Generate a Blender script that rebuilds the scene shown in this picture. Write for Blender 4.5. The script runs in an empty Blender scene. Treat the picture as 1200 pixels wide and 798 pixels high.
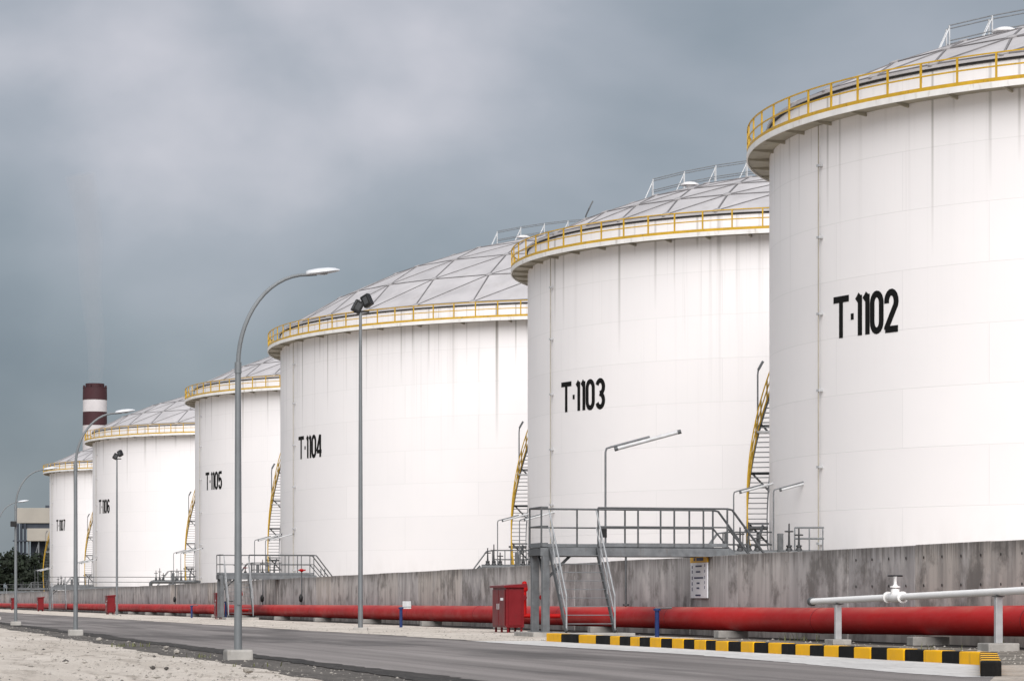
import bpy, bmesh, math, random
from mathutils import Vector, Matrix
random.seed(7)
SC = bpy.context.scene
COL = SC.collection
PI = math.pi

# ------------------------------------------------------------------ camera
YAW = math.atan2(790, 3200)
CA, SA = math.cos(YAW), math.sin(YAW)
cam = bpy.data.cameras.new('camera'); cam_o = bpy.data.objects.new('camera', cam); COL.objects.link(cam_o)
cam.sensor_width = 36; cam.lens = 96.0; cam.shift_y = 306.5 / 1200
cam.clip_start = 0.5; cam.clip_end = 6000
cam_o.location = (0, 0, 0.94); cam_o.rotation_euler = (PI / 2, 0, -YAW)
SC.camera = cam_o

# ------------------------------------------------------------------ sky
SUN_DIR = Vector((SA * -0.80 + CA * 0.02, CA * -0.80 - SA * 0.02, 0.72)).normalized()
w = bpy.data.worlds.new('World'); SC.world = w; w.use_nodes = True
wt = w.node_tree; wt.nodes.clear()
def wn(t, **k):
    n = wt.nodes.new(t)
    for a, b in k.items(): setattr(n, a, b)
    return n
sky = wn('ShaderNodeTexSky', sky_type='NISHITA', sun_disc=False)
sky.sun_elevation = math.asin(SUN_DIR.z); sky.sun_rotation = math.atan2(SUN_DIR.x, SUN_DIR.y)
bg1 = wn('ShaderNodeBackground'); bg1.inputs['Strength'].default_value = 0.05
wt.links.new(sky.outputs[0], bg1.inputs[0])
tc = wn('ShaderNodeTexCoord')
mp = wn('ShaderNodeMapping'); mp.inputs['Location'].default_value = (31.8585, 1.1784, 29.0003); mp.inputs['Scale'].default_value = (1, 1, 1.7)
wt.links.new(tc.outputs['Generated'], mp.inputs[0])
n1 = wn('ShaderNodeTexNoise'); n1.inputs['Scale'].default_value = 5.0; n1.inputs['Detail'].default_value = 6; n1.inputs['Roughness'].default_value = 0.44; n1.inputs['Distortion'].default_value = 0.15
wt.links.new(mp.outputs[0], n1.inputs['Vector'])
r1 = wn('ShaderNodeValToRGB')
els = r1.color_ramp.elements
els[0].position = 0.32; els[0].color = (0.115, 0.140, 0.168, 1)
els[1].position = 0.70; els[1].color = (0.41, 0.405, 0.435, 1)
e = els.new(0.46); e.color = (0.186, 0.212, 0.240, 1)
e = els.new(0.58); e.color = (0.258, 0.276, 0.308, 1)
sepw = wn('ShaderNodeSeparateXYZ'); wt.links.new(tc.outputs['Generated'], sepw.inputs[0])
low = wn('ShaderNodeMapRange'); wt.links.new(sepw.outputs[2], low.inputs[0]); low.inputs[1].default_value = 0.0; low.inputs[2].default_value = 0.20; low.inputs[3].default_value = -0.055; low.inputs[4].default_value = 0.03
addw = wn('ShaderNodeMath', operation='ADD'); wt.links.new(n1.outputs[0], addw.inputs[0]); wt.links.new(low.outputs[0], addw.inputs[1])
wt.links.new(addw.outputs[0], r1.inputs[0])
bg2 = wn('ShaderNodeBackground'); bg2.inputs['Strength'].default_value = 0.475
wt.links.new(r1.outputs[0], bg2.inputs[0])
mx = wn('ShaderNodeMixShader'); mx.inputs[0].default_value = 0.93
wt.links.new(bg1.outputs[0], mx.inputs[1]); wt.links.new(bg2.outputs[0], mx.inputs[2])
wo = wn('ShaderNodeOutputWorld'); wt.links.new(mx.outputs[0], wo.inputs[0])

# ------------------------------------------------------------------ sun behind thin cloud, exposure
sun = bpy.data.lights.new('sun', 'SUN'); sun_o = bpy.data.objects.new('sun', sun); COL.objects.link(sun_o)
sun.energy = 1.5; sun.angle = math.radians(64); sun.color = (1.0, 0.965, 0.94)
sun_o.rotation_euler = SUN_DIR.to_track_quat('Z', 'Y').to_euler(); sun_o.location = (0, -40, 60)
SC.view_settings.view_transform = 'Standard'; SC.view_settings.look = 'None'
SC.view_settings.gamma = 1; SC.view_settings.use_curve_mapping = False
SC.view_settings.exposure = 1.64
SC.cycles.max_bounces = 6

# ------------------------------------------------------------------ helpers
class MB:
    """collects geometry for ONE mesh object"""
    def __init__(s): s.v = []; s.f = []
    def add(s, v, f):
        b = len(s.v); s.v += [tuple(p) for p in v]; s.f += [tuple(i + b for i in q) for q in f]; return s
    def box(s, x0, x1, y0, y1, z0, z1):
        return s.add([(x0,y0,z0),(x1,y0,z0),(x1,y1,z0),(x0,y1,z0),(x0,y0,z1),(x1,y0,z1),(x1,y1,z1),(x0,y1,z1)],
                     [(3,2,1,0),(4,5,6,7),(0,1,5,4),(1,2,6,5),(2,3,7,6),(3,0,4,7)])
    def cbox(s, x0, x1, y0, y1, z0, z1, b=0.02):
        """box with chamfered edges"""
        bm = bmesh.new(); bmesh.ops.create_cube(bm, size=1)
        for q in bm.verts: q.co = Vector(((x0+x1)/2 + q.co.x*(x1-x0), (y0+y1)/2 + q.co.y*(y1-y0), (z0+z1)/2 + q.co.z*(z1-z0)))
        bmesh.ops.bevel(bm, geom=bm.edges[:], offset=b, segments=2, affect='EDGES', profile=0.6)
        bm.verts.index_update()
        s.add([q.co[:] for q in bm.verts], [[q.index for q in f.verts] for f in bm.faces]); bm.free(); return s
    def bar(s, a, b, wx, wy=None, up=(0,0,1)):
        """rectangular bar from a to b"""
        wy = wy or wx; a = Vector(a); b = Vector(b); d = (b-a).normalized(); u = Vector(up)
        if abs(d.dot(u)) > 0.98: u = Vector((1,0,0))
        p = d.cross(u).normalized(); q = p.cross(d)
        c = [(-1,-1),(1,-1),(1,1),(-1,1)]
        v = [a + p*i*wx/2 + q*j*wy/2 for i,j in c] + [b + p*i*wx/2 + q*j*wy/2 for i,j in c]
        return s.add(v, [(3,2,1,0),(4,5,6,7),(0,1,5,4),(1,2,6,5),(2,3,7,6),(3,0,4,7)])
    def tube(s, pts, r, n=8, closed=False, cap=True):
        pts = [Vector(p) for p in pts]; m = len(pts); R = r if isinstance(r, (list, tuple)) else [r]*m
        v = []; prev = None
        for i, p in enumerate(pts):
            if closed: d = pts[(i+1)%m] - pts[i-1]
            else: d = pts[min(i+1,m-1)] - pts[max(i-1,0)]
            d.normalize()
            if prev is None:
                u = Vector((0,0,1)) if abs(d.z) < 0.95 else Vector((1,0,0)); u = (u - d*u.dot(d)).normalized()
            else: u = (prev - d*prev.dot(d)).normalized()
            prev = u; t = d.cross(u)
            v += [p + (u*math.cos(2*PI*k/n) + t*math.sin(2*PI*k/n))*R[i] for k in range(n)]
        f = []
        for i in range(m if closed else m-1):
            for k in range(n):
                a0 = i*n+k; a1 = i*n+(k+1)%n; j = ((i+1)%m)*n
                f.append((a0, a1, j+(k+1)%n, j+k))
        if cap and not closed: f += [tuple(range(n-1,-1,-1)), tuple((m-1)*n+k for k in range(n))]
        return s.add(v, f)
    def lathe(s, prof, n=32, closed=False, c=(0,0,0), axis='z'):
        """revolve a list of (r, z); closed joins the last point to the first"""
        v = []
        for k in range(n):
            a = 2*PI*k/n; ca, sa = math.cos(a), math.sin(a)
            for r, z in prof:
                p = (r*ca, r*sa, z)
                if axis == 'y': p = (p[0], p[2], p[1])
                if axis == 'x': p = (p[2], p[0], p[1])
                v.append((p[0]+c[0], p[1]+c[1], p[2]+c[2]))
        m = len(prof); f = []
        for k in range(n):
            for i in range(m if closed else m-1):
                j = (i+1)%m; k2 = (k+1)%n
                q = (k*m+i, k2*m+i, k2*m+j, k*m+j)
                f.append(q if axis != 'y' else q[::-1])
        return s.add(v, f)
    def mesh(s, name, mat, smooth=30):
        me = bpy.data.meshes.new(name); me.from_pydata(s.v, [], s.f); me.materials.append(mat)
        if smooth:
            me.polygons.foreach_set('use_smooth', [True]*len(me.polygons)); me.set_sharp_from_angle(angle=math.radians(smooth))
        me.update(); return me
    def build(s, name, mat, parent=None, smooth=30, loc=None, rz=0):
        return place(name, s.mesh(name, mat, smooth), parent, loc, rz)
def place(name, me, parent=None, loc=None, rz=0, mat4=None):
    o = bpy.data.objects.new(name, me); COL.objects.link(o); o.parent = parent
    if loc: o.location = loc
    if rz: o.rotation_euler.z = rz
    if mat4 is not None: o.matrix_local = mat4
    return o
def thing(name, label, cat, loc=(0,0,0), rz=0, group=None):
    o = bpy.data.objects.new(name, None); COL.objects.link(o); o.location = loc; o.rotation_euler.z = rz
    o.empty_display_size = 0.3
    return tag(o, label, cat, group)
def tag(o, label, cat, group=None, kind=None):
    o['label'] = label; o['category'] = cat
    if group: o['group'] = group
    if kind: o['kind'] = kind
    return o
def struct(o): o['kind'] = 'structure'; return o
def copy_tree(o, parent=None):
    c = o.copy(); COL.objects.link(c); c.parent = parent
    for ch in list(o.children): copy_tree(ch, c)
    return c

# ------------------------------------------------------------------ materials
class NT:
    def __init__(s, name, rough=0.6, metal=0.0, spec=0.5):
        m = bpy.data.materials.new(name); m.use_nodes = True; s.m = m; s.t = m.node_tree
        s.b = s.t.nodes['Principled BSDF']; s.b.inputs['Roughness'].default_value = rough
        s.b.inputs['Metallic'].default_value = metal; s.b.inputs['Specular IOR Level'].default_value = spec
        s.tc = s.n('ShaderNodeTexCoord')
    def n(s, t, **k):
        q = s.t.nodes.new(t)
        for a, b in k.items(): setattr(q, a, b)
        return q
    def l(s, a, b): s.t.links.new(a, b)
    def set(s, sock, v):
        if hasattr(v, 'is_output'): s.l(v, sock)
        else: sock.default_value = v
    def noise(s, scale, sc=(1,1,1), detail=5, rough=0.55, src=None, loc=(0,0,0), dist=0.0):
        mp = s.n('ShaderNodeMapping'); mp.inputs['Scale'].default_value = sc; mp.inputs['Location'].default_value = loc
        s.l(src or s.tc.outputs['Object'], mp.inputs[0])
        q = s.n('ShaderNodeTexNoise'); q.inputs['Scale'].default_value = scale; q.inputs['Detail'].default_value = detail
        q.inputs['Roughness'].default_value = rough; q.inputs['Distortion'].default_value = dist
        s.l(mp.outputs[0], q.inputs['Vector']); return q.outputs[0]
    def ramp(s, v, *stops):
        r = s.n('ShaderNodeValToRGB'); e = r.color_ramp.elements
        def c4(c): return (c,c,c,1) if isinstance(c, (int,float)) else tuple(c)+(1,)
        e[0].position = stops[0][0]; e[0].color = c4(stops[0][1]); e[1].position = stops[-1][0]; e[1].color = c4(stops[-1][1])
        for p, c in stops[1:-1]: q = e.new(p); q.color = c4(c)
        s.l(v, r.inputs[0]); return r.outputs[0]
    def mix(s, fac, a, b, mode='MIX'):
        q = s.n('ShaderNodeMix', data_type='RGBA', blend_type=mode)
        s.set(q.inputs[0], fac)
        for i, v in ((6, a), (7, b)):
            if isinstance(v, tuple) and len(v) == 3: v = v + (1,)
            s.set(q.inputs[i], v)
        return q.outputs[2]
    def math(s, op, a, b=0.0, c=0.0):
        q = s.n('ShaderNodeMath', operation=op); s.set(q.inputs[0], a); s.set(q.inputs[1], b); s.set(q.inputs[2], c); return q.outputs[0]
    def bump(s, h, strength=0.3, dist=0.02):
        q = s.n('ShaderNodeBump'); q.inputs['Strength'].default_value = strength; q.inputs['Distance'].default_value = dist
        s.l(h, q.inputs['Height']); s.l(q.outputs[0], s.b.inputs['Normal'])
    def col(s, v):
        if isinstance(v, tuple) and len(v) == 3: v = v + (1,)
        s.set(s.b.inputs['Base Color'], v); return s.m
def simple(name, c, rough=0.5, metal=0.0, var=0.25, scale=3.0, bump=0.0, dirt=None, spec=0.35):
    t = NT(name, rough, metal, spec)
    nz = t.noise(scale, detail=6)
    c2 = tuple(x*(1-var) for x in c)
    o = t.mix(t.ramp(nz, (0.35, 0.0), (0.7, 1.0)), c2, c)
    if dirt:
        g = t.noise(scale*2.3, sc=(1,1,0.25), detail=7, rough=0.65, loc=(5,2,1))
        o = t.mix(t.ramp(g, (0.56, 0.0), (0.72, 0.75)), o, dirt)
    rr = t.ramp(nz, (0.3, rough*0.85), (0.7, min(1, rough*1.15))); t.l(rr, t.b.inputs['Roughness'])
    if bump: t.bump(t.noise(scale*12, detail=4), bump, 0.01)
    return t.col(o)

def shell_material(cells=90, long=7.0, power=1.8, amt=0.6):
    t = NT('white_tank_paint', 0.45, spec=0.3)
    sep = t.n('ShaderNodeSeparateXYZ'); t.l(t.tc.outputs['Object'], sep.inputs[0])
    x, y, z = sep.outputs
    ang = t.math('ARCTAN2', y, x)
    arc = t.math('MULTIPLY', ang, 20.0)
    comb = t.n('ShaderNodeCombineXYZ'); t.l(arc, comb.inputs[0]); t.l(z, comb.inputs[1])
    br = t.n('ShaderNodeTexBrick'); t.l(comb.outputs[0], br.inputs['Vector'])
    br.inputs['Scale'].default_value = 1.0; br.inputs['Mortar Size'].default_value = 0.022; br.inputs['Mortar Smooth'].default_value = 0.6
    br.inputs['Brick Width'].default_value = 9.0; br.inputs['Row Height'].default_value = 2.38
    br.inputs['Color1'].default_value = (0.775,0.755,0.757,1); br.inputs['Color2'].default_value = (0.80,0.78,0.782,1); br.inputs['Mortar'].default_value = (0.70,0.685,0.685,1)
    # large soft weathering
    base = t.mix(t.ramp(t.noise(0.18, detail=4), (0.35, 0.0), (0.75, 0.35)), br.outputs['Color'], (0.70,0.695,0.705))
    # rain streaks running down from the walkway, each with its own length
    s1 = t.noise(1.0, sc=(2.6,2.6,0.035), detail=5, rough=0.7)
    top = t.n('ShaderNodeMapRange'); t.l(z, top.inputs[0]); top.inputs[1].default_value = 5.0; top.inputs[2].default_value = 20.9; top.clamp = True
    topp = t.math('POWER', top.outputs[0], 2.2)
    f1 = t.math('MULTIPLY', t.math('MULTIPLY', t.ramp(s1, (0.54, 0.0), (0.72, 1.0)), topp), t.ramp(t.noise(0.22, sc=(1,1,0.15), detail=3, loc=(5,5,5)), (0.40,0.15), (0.62,1.0)))
    o = t.mix(t.math('MULTIPLY', f1, 0.5), base, (0.36,0.345,0.33))
    # regular drips below the walkway brackets
    wob = t.math('MULTIPLY', t.math('SUBTRACT', t.noise(0.55, sc=(1,1,0.0), detail=2), 0.5), 1.3)
    cell = t.math('ADD', t.math('MULTIPLY', ang, cells/(2*PI)), wob)
    fr = t.math('ABSOLUTE', t.math('SUBTRACT', t.math('FRACT', cell), 0.5))
    idn = t.n('ShaderNodeTexWhiteNoise', noise_dimensions='1D'); t.l(t.math('FLOOR', cell), idn.inputs['W'])
    ln = t.math('MULTIPLY_ADD', t.math('POWER', idn.outputs['Value'], power), long, 0.6)
    dz = t.math('SUBTRACT', 20.9, z)
    fade = t.n('ShaderNodeMapRange'); t.l(t.math('DIVIDE', dz, ln), fade.inputs[0]); fade.inputs[1].default_value = 0.1; fade.inputs[2].default_value = 1.0; fade.inputs[3].default_value = 1.0; fade.inputs[4].default_value = 0.0
    wd = t.n('ShaderNodeMapRange'); t.l(fr, wd.inputs[0]); wd.inputs[1].default_value = 0.02; wd.inputs[2].default_value = 0.09; wd.inputs[3].default_value = 1.0; wd.inputs[4].default_value = 0.0
    rnd2 = t.n('ShaderNodeTexWhiteNoise', noise_dimensions='1D'); t.l(t.math('ADD', t.math('FLOOR', cell), 31.7), rnd2.inputs['W'])
    f2 = t.math('MULTIPLY', t.math('MULTIPLY', t.math('MULTIPLY', fade.outputs[0], wd.outputs[0]), amt), rnd2.outputs['Value'])
    o = t.mix(f2, o, (0.25,0.235,0.215))
    # splash dirt with an irregular edge at the foot
    low = t.n('ShaderNodeMapRange'); t.l(z, low.inputs[0]); low.inputs[1].default_value = 4.5; low.inputs[2].default_value = 0.5; low.clamp = True
    f3 = t.math('MULTIPLY', low.outputs[0], t.ramp(t.noise(1.4, sc=(1,1,0.3), detail=6), (0.4,0.0), (0.7,0.6)))
    o = t.mix(f3, o, (0.50,0.48,0.45))
    t.bump(t.math('ADD', t.math('MULTIPLY', br.outputs['Fac'], 1.0), t.math('MULTIPLY', t.noise(0.5, detail=2), 0.8)), 0.22, 0.03)
    return t.col(o)

def concrete_wall_material():
    t = NT('board_marked_concrete', 0.9, spec=0.2)
    oi = t.n('ShaderNodeObjectInfo')
    cmb = t.n('ShaderNodeCombineXYZ')
    for i in range(3): t.l(t.math('MULTIPLY', oi.outputs['Random'], 37.0+11*i), cmb.inputs[i])
    vec = t.n('ShaderNodeVectorMath', operation='ADD'); t.l(t.tc.outputs['Object'], vec.inputs[0]); t.l(cmb.outputs[0], vec.inputs[1])
    src = vec.outputs[0]
    tone = t.ramp(oi.outputs['Random'], (0.0, (0.35,0.342,0.338)), (0.45, (0.42,0.407,0.40)), (0.75, (0.47,0.452,0.44)), (1.0, (0.51,0.468,0.42)))
    # faint board marks
    boards = t.noise(1.0, sc=(1,5.0,0.0), detail=1, rough=0.5, src=src)
    o = t.mix(t.ramp(boards, (0.36, 0.35), (0.50, 0.0)), tone, (0.26,0.25,0.242))
    # soft vertical runs
    streak = t.noise(1.0, sc=(1,1.6,0.22), detail=4, rough=0.55, src=src, loc=(3,1,7))
    o = t.mix(t.ramp(streak, (0.45, 0.0), (0.72, 0.7)), o, (0.17,0.162,0.155))
    # blotches of damp
    cloud = t.noise(0.75, sc=(1,1,1.1), detail=9, rough=0.66, src=src, loc=(2,6,3))
    o = t.mix(t.ramp(cloud, (0.50, 0.0), (0.62, 0.75)), o, (0.15,0.142,0.132))
    pale = t.noise(1.1, sc=(1,1,0.6), detail=7, rough=0.6, src=src, loc=(9,4,2))
    o = t.mix(t.ramp(pale, (0.52, 0.0), (0.66, 0.7)), o, (0.56,0.54,0.52))
    # drips from the top edge, each with its own length
    sep = t.n('ShaderNodeSeparateXYZ'); t.l(t.tc.outputs['Object'], sep.inputs[0])
    drip = t.noise(1.0, sc=(1,7,0.05), detail=5, rough=0.75, src=src, loc=(1,9,5))
    e1 = t.n('ShaderNodeMapRange'); t.l(t.math('ADD', sep.outputs[2], t.math('MULTIPLY', drip, 1.6)), e1.inputs[0])
    e1.inputs[1].default_value = 2.70; e1.inputs[2].default_value = 3.1; e1.clamp = True
    o = t.mix(t.math('MULTIPLY', e1.outputs[0], 0.72), o, (0.10,0.092,0.085))
    t.bump(t.math('ADD', t.math('MULTIPLY', boards, 0.5), t.math('MULTIPLY', t.noise(14, detail=5, src=src), 0.4)), 0.3, 0.015)
    return t.col(o)

def sand_material():
    t = NT('pale_sand', 0.95, spec=0.2)
    a = t.noise(0.35, sc=(1,0.35,1), detail=7, rough=0.6)
    o = t.mix(t.ramp(a, (0.35,0.0), (0.68,1.0)), (0.50,0.45,0.395), (0.64,0.585,0.525))
    b = t.noise(1.6, sc=(1.0,0.22,1), detail=8, rough=0.68, loc=(3,8,0))
    o = t.mix(t.ramp(b, (0.53,0.0), (0.66,0.85)), o, (0.30,0.26,0.22))
    c = t.noise(9.0, sc=(1,0.6,1), detail=6, rough=0.7, loc=(1,5,0))
    o = t.mix(t.ramp(c, (0.58,0.0), (0.72,0.8)), o, (0.26,0.235,0.21))
    t.bump(t.math('ADD', t.math('MULTIPLY', b, 1.2), c), 0.9, 0.08)
    return t.col(o)
def road_material():
    t = NT('worn_asphalt', 0.8, spec=0.25)
    a = t.noise(0.9, sc=(1.4,0.035,1), detail=6, rough=0.6)
    o = t.mix(t.ramp(a, (0.35,0.0), (0.68,1.0)), (0.13,0.117,0.112), (0.28,0.255,0.245))
    b = t.noise(0.22, sc=(1.2,0.25,1), detail=7, rough=0.6, loc=(2,3,0))
    o = t.mix(t.ramp(b, (0.52,0.0), (0.62,0.7)), o, (0.075,0.068,0.066))
    d = t.noise(0.5, sc=(1.5,0.12,1), detail=8, rough=0.7, loc=(7,1,0))
    o = t.mix(t.ramp(d, (0.56,0.0), (0.74,0.6)), o, (0.34,0.315,0.295))
    fine = t.noise(60, detail=3)
    o = t.mix(t.ramp(fine, (0.35,0.35), (0.6,0.0)), o, (0.05,0.05,0.05))
    t.bump(fine, 0.5, 0.01)
    return t.col(o)
def ground_mix(name, c1, c2, c3, sc=(1,0.2,1)):
    t = NT(name, 0.92, spec=0.25)
    a = t.noise(0.9, sc=sc, detail=7, rough=0.65); b = t.noise(6, sc=(1,0.5,1), detail=6, rough=0.7, loc=(4,4,0))
    o = t.mix(t.ramp(a, (0.36,0.0), (0.66,1.0)), c1, c2)
    o = t.mix(t.ramp(b, (0.52,0.0), (0.68,0.9)), o, c3)
    t.bump(t.math('ADD', a, b), 0.8, 0.05)
    return t.col(o)

M = {}
M['shell'] = shell_material()
M['shell_dripping'] = shell_material(150, 9.0, 0.7, 1.0)
M['dome'] = simple('dome_aluminium_panel', (0.475,0.46,0.468), 0.55, 0.0, 0.2, 0.4, dirt=(0.36,0.345,0.34), spec=0.2)
M['batten'] = simple('dome_batten', (0.24,0.23,0.235), 0.55, 0.2, 0.3, 2)
M['hub'] = simple('dome_hub_cover', (0.34,0.33,0.335), 0.6, 0.0, 0.3, 4, spec=0.15)
M['white'] = simple('white_paint', (0.78,0.77,0.77), 0.4, 0, 0.08, 1.5, dirt=(0.50,0.48,0.45))
M['deckwhite'] = simple('weathered_white_paint', (0.76,0.75,0.73), 0.5, 0, 0.15, 1.2, dirt=(0.36,0.33,0.28))
M['soffit'] = simple('shaded_stained_soffit_paint', (0.40,0.37,0.30), 0.7, 0, 0.3, 1.0, dirt=(0.22,0.19,0.14), spec=0.2)  # olive-brown base has the deck's underside shade painted in; blotches are stain
M['gap'] = simple('gap_shade', (0.05,0.047,0.045), 0.8, 0, 0.4, 2)
M['pipewhite'] = simple('clean_white_paint', (0.84,0.83,0.82), 0.4, 0, 0.05, 2.0)
M['yellow'] = simple('yellow_rail_paint', (0.56,0.34,0.025), 0.45, 0, 0.22, 3, dirt=(0.26,0.16,0.03))
M['galv'] = simple('galvanised_steel', (0.19,0.20,0.21), 0.5, 0.3, 0.3, 5, dirt=(0.13,0.12,0.11))
M['galvd'] = simple('dull_galvanised_steel', (0.115,0.12,0.125), 0.5, 0.4, 0.35, 5)
M['valvegrey'] = simple('dark_grey_valve_paint', (0.055,0.057,0.06), 0.5, 0.2, 0.3, 4)
M['galvm'] = simple('plain_galvanised_steel', (0.33,0.34,0.35), 0.45, 0.2, 0.2, 5)
M['galvl'] = simple('bright_galvanised_steel', (0.54,0.55,0.56), 0.4, 0.3, 0.2, 5)
M['lamppole'] = simple('grey_pole_paint', (0.19,0.205,0.215), 0.45, 0.25, 0.18, 1.5, dirt=(0.12,0.12,0.12))
M['black'] = simple('black_housing', (0.012,0.012,0.013), 0.4, 0, 0.3, 4)
M['ink'] = simple('black_lettering', (0.009,0.009,0.009), 0.7, 0, 0.4, 1.2, spec=0.12)
M['glass'] = simple('lamp_glass', (0.30,0.31,0.32), 0.12, 0, 0.2, 4)
M['darkglass'] = simple('dark_lamp_glass', (0.06,0.062,0.065), 0.25, 0, 0.2, 4)
M['lamphead'] = simple('lamp_head_shell', (0.62,0.64,0.67), 0.35, 0.1, 0.15, 3)
M['red'] = simple('red_pipe_paint', (0.42,0.008,0.008), 0.5, 0, 0.25, 0.7, dirt=(0.30,0.016,0.014), spec=0.10)
def red_pipe_material():
    t = NT('red_pipe_paint', 0.48, spec=0.15)
    a = t.noise(0.5, sc=(1,0.4,1), detail=6, rough=0.6)
    o = t.mix(t.ramp(a, (0.35,0.0), (0.68,1.0)), (0.30,0.009,0.009), (0.44,0.011,0.010))
    g = t.n('ShaderNodeNewGeometry'); sp = t.n('ShaderNodeSeparateXYZ'); t.l(g.outputs['Normal'], sp.inputs[0])
    up = t.n('ShaderNodeMapRange'); t.l(sp.outputs[2], up.inputs[0]); up.inputs[1].default_value = 0.45; up.inputs[2].default_value = 1.0
    d = t.noise(1.3, sc=(1,0.5,1), detail=8, rough=0.7, loc=(2,7,1))
    o = t.mix(t.math('MULTIPLY', up.outputs[0], t.ramp(d, (0.38,0.05), (0.66,0.6))), o, (0.42,0.21,0.17))
    sc_ = t.noise(5.0, sc=(1,0.6,1), detail=8, rough=0.75, loc=(8,1,3))
    o = t.mix(t.ramp(sc_, (0.64,0.0), (0.70,0.8)), o, (0.10,0.02,0.015))
    t.l(t.ramp(d, (0.3,0.4), (0.7,0.65)), t.b.inputs['Roughness'])
    t.bump(t.noise(3, detail=4), 0.15, 0.01)
    return t.col(o)
M['red_pipe'] = red_pipe_material()
M['redcab'] = simple('red_cabinet_paint', (0.165,0.007,0.011), 0.4, 0, 0.22, 1.6, dirt=(0.10,0.012,0.012), spec=0.25)
M['blue'] = simple('blue_paint', (0.014,0.034,0.13), 0.45, 0, 0.25, 3)
M['wall'] = concrete_wall_material()
M['conc'] = simple('grey_concrete', (0.40,0.385,0.36), 0.9, 0, 0.35, 2.5, 0.5, dirt=(0.20,0.185,0.165))
M['apron'] = ground_mix('pale_concrete_apron', (0.46,0.45,0.44), (0.60,0.59,0.575), (0.33,0.32,0.31), (1,0.4,1))
M['kerby'] = simple('yellow_kerb_paint', (0.86,0.45,0.004), 0.6, 0, 0.14, 2.5, 0.4, dirt=(0.42,0.23,0.03), spec=0.2)
M['kerbk'] = simple('black_kerb_paint', (0.009,0.0085,0.008), 0.7, 0, 0.4, 2.5, 0.4, dirt=(0.028,0.025,0.022), spec=0.12)
M['sand'] = sand_material()
M['road'] = road_material()
M['dirt'] = ground_mix('dark_gravelly_soil', (0.06,0.054,0.05), (0.115,0.105,0.095), (0.22,0.20,0.18))
M['gravelly'] = ground_mix('brown_gravel', (0.30,0.26,0.22), (0.44,0.39,0.34), (0.16,0.145,0.13), (1,0.6,1))
M['kerbsoil'] = ground_mix('brown_soil', (0.13,0.118,0.10), (0.24,0.215,0.185), (0.085,0.078,0.07), (1,0.5,1))
M['grime_and_shade'] = ground_mix('damp_soil_and_shade', (0.030,0.028,0.027), (0.055,0.05,0.047), (0.10,0.092,0.085), (1,0.15,1))  # damp soil at the road edge, also painted shade under the pipe
M['rock'] = simple('pale_stone', (0.42,0.39,0.35), 0.95, 0, 0.4, 9, 0.5)
M['rockd'] = simple('dark_stone', (0.10,0.092,0.085), 0.95, 0, 0.4, 9, 0.5)
M['leaf'] = simple('dark_foliage', (0.020,0.030,0.016), 0.8, 0, 0.6, 0.6)
M['grass'] = simple('dry_grass', (0.14,0.15,0.06), 0.8, 0, 0.4, 3)
M['bark'] = simple('bark', (0.06,0.05,0.04), 0.9, 0, 0.4, 3)
M['beige'] = simple('beige_cladding', (0.34,0.315,0.275), 0.7, 0, 0.15, 0.25)
M['plantsteel'] = simple('plant_steelwork', (0.055,0.065,0.085), 0.6, 0.3, 0.4, 0.4)
M['chimred'] = simple('chimney_red', (0.045,0.014,0.018), 0.7, 0, 0.25, 0.3)
M['chimwhite'] = simple('chimney_white', (0.50,0.48,0.49), 0.7, 0, 0.15, 0.3)
M['signy'] = simple('sign_yellow', (0.72,0.40,0.02), 0.5, 0, 0.1, 4)
M['signw'] = simple('sign_white', (0.84,0.85,0.88), 0.45, 0, 0.06, 3)
M['signb'] = simple('sign_print', (0.03,0.04,0.11), 0.5, 0, 0.3, 6)

# ------------------------------------------------------------------ ground
def strip(name, x0, x1, y0, y1, z, mat, ny=160, jl=0.0, jr=0.0, seed=0, pw=2.0):
    """flat sheet along the road with uneven edges"""
    rnd = random.Random(seed); v = []; f = []
    for i in range(ny+1):
        y = y0 + (y1-y0)*(i/ny)**pw
        s = math.sin(y*0.31+seed)*0.5 + math.sin(y*0.83+2*seed)*0.3 + rnd.uniform(-0.5,0.5)
        q = math.sin(y*0.27+3*seed)*0.5 + math.sin(y*0.71+seed)*0.3 + rnd.uniform(-0.5,0.5)
        v += [(x0+jl*s, y, z), ((x0+x1)/2, y, z), (x1+jr*q, y, z)]
    for i in range(ny):
        for k in range(2): f.append((i*3+k, i*3+k+1, i*3+k+4, i*3+k+3))
    mb = MB(); mb.add(v, f)
    return struct(mb.build(name, mat, None, 0))
# the sandy ground as one sheet, finer near the road where it undulates a little
def ground_sheet():
    xs = [-3000,-800,-200,-60,-30] + [-20+i*0.5 for i in range(50)] + [5.0,5.3,24,60,200,800,3000]
    ys = [-1500,-300,-60,0] + [10+i*0.8 for i in range(90)] + [90,110,140,180,240,320,430,600,1000,2000,4000]
    rnd = random.Random(3); v = []
    for y in ys:
        for x in xs:
            h = 0.0
            if -25 < x < 5.1 and 8 < y < 82:
                k = min(1, (5.2-x)/1.5)
                h = k*(0.05*math.sin(x*1.3+y*0.17) + 0.04*math.sin(x*0.4-y*0.3) + rnd.uniform(-0.018,0.018)) + k*0.05
            v.append((x, y, h-0.0))
    n = len(xs); f = [(j*n+i, j*n+i+1, (j+1)*n+i+1, (j+1)*n+i) for j in range(len(ys)-1) for i in range(n-1)]
    mb = MB(); mb.add(v, f); return struct(mb.build('ground', M['sand'], None, 80))
ground_sheet()
strip('dirt_shoulder', 5.75, 7.4, -10, 560, 0.005, M['dirt'], 420, 0.16, 0.0, 1)
strip('road', 7.0, 14.9, -10, 560, 0.010, M['road'], 260, 0.22, 0.14, 2)
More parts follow.
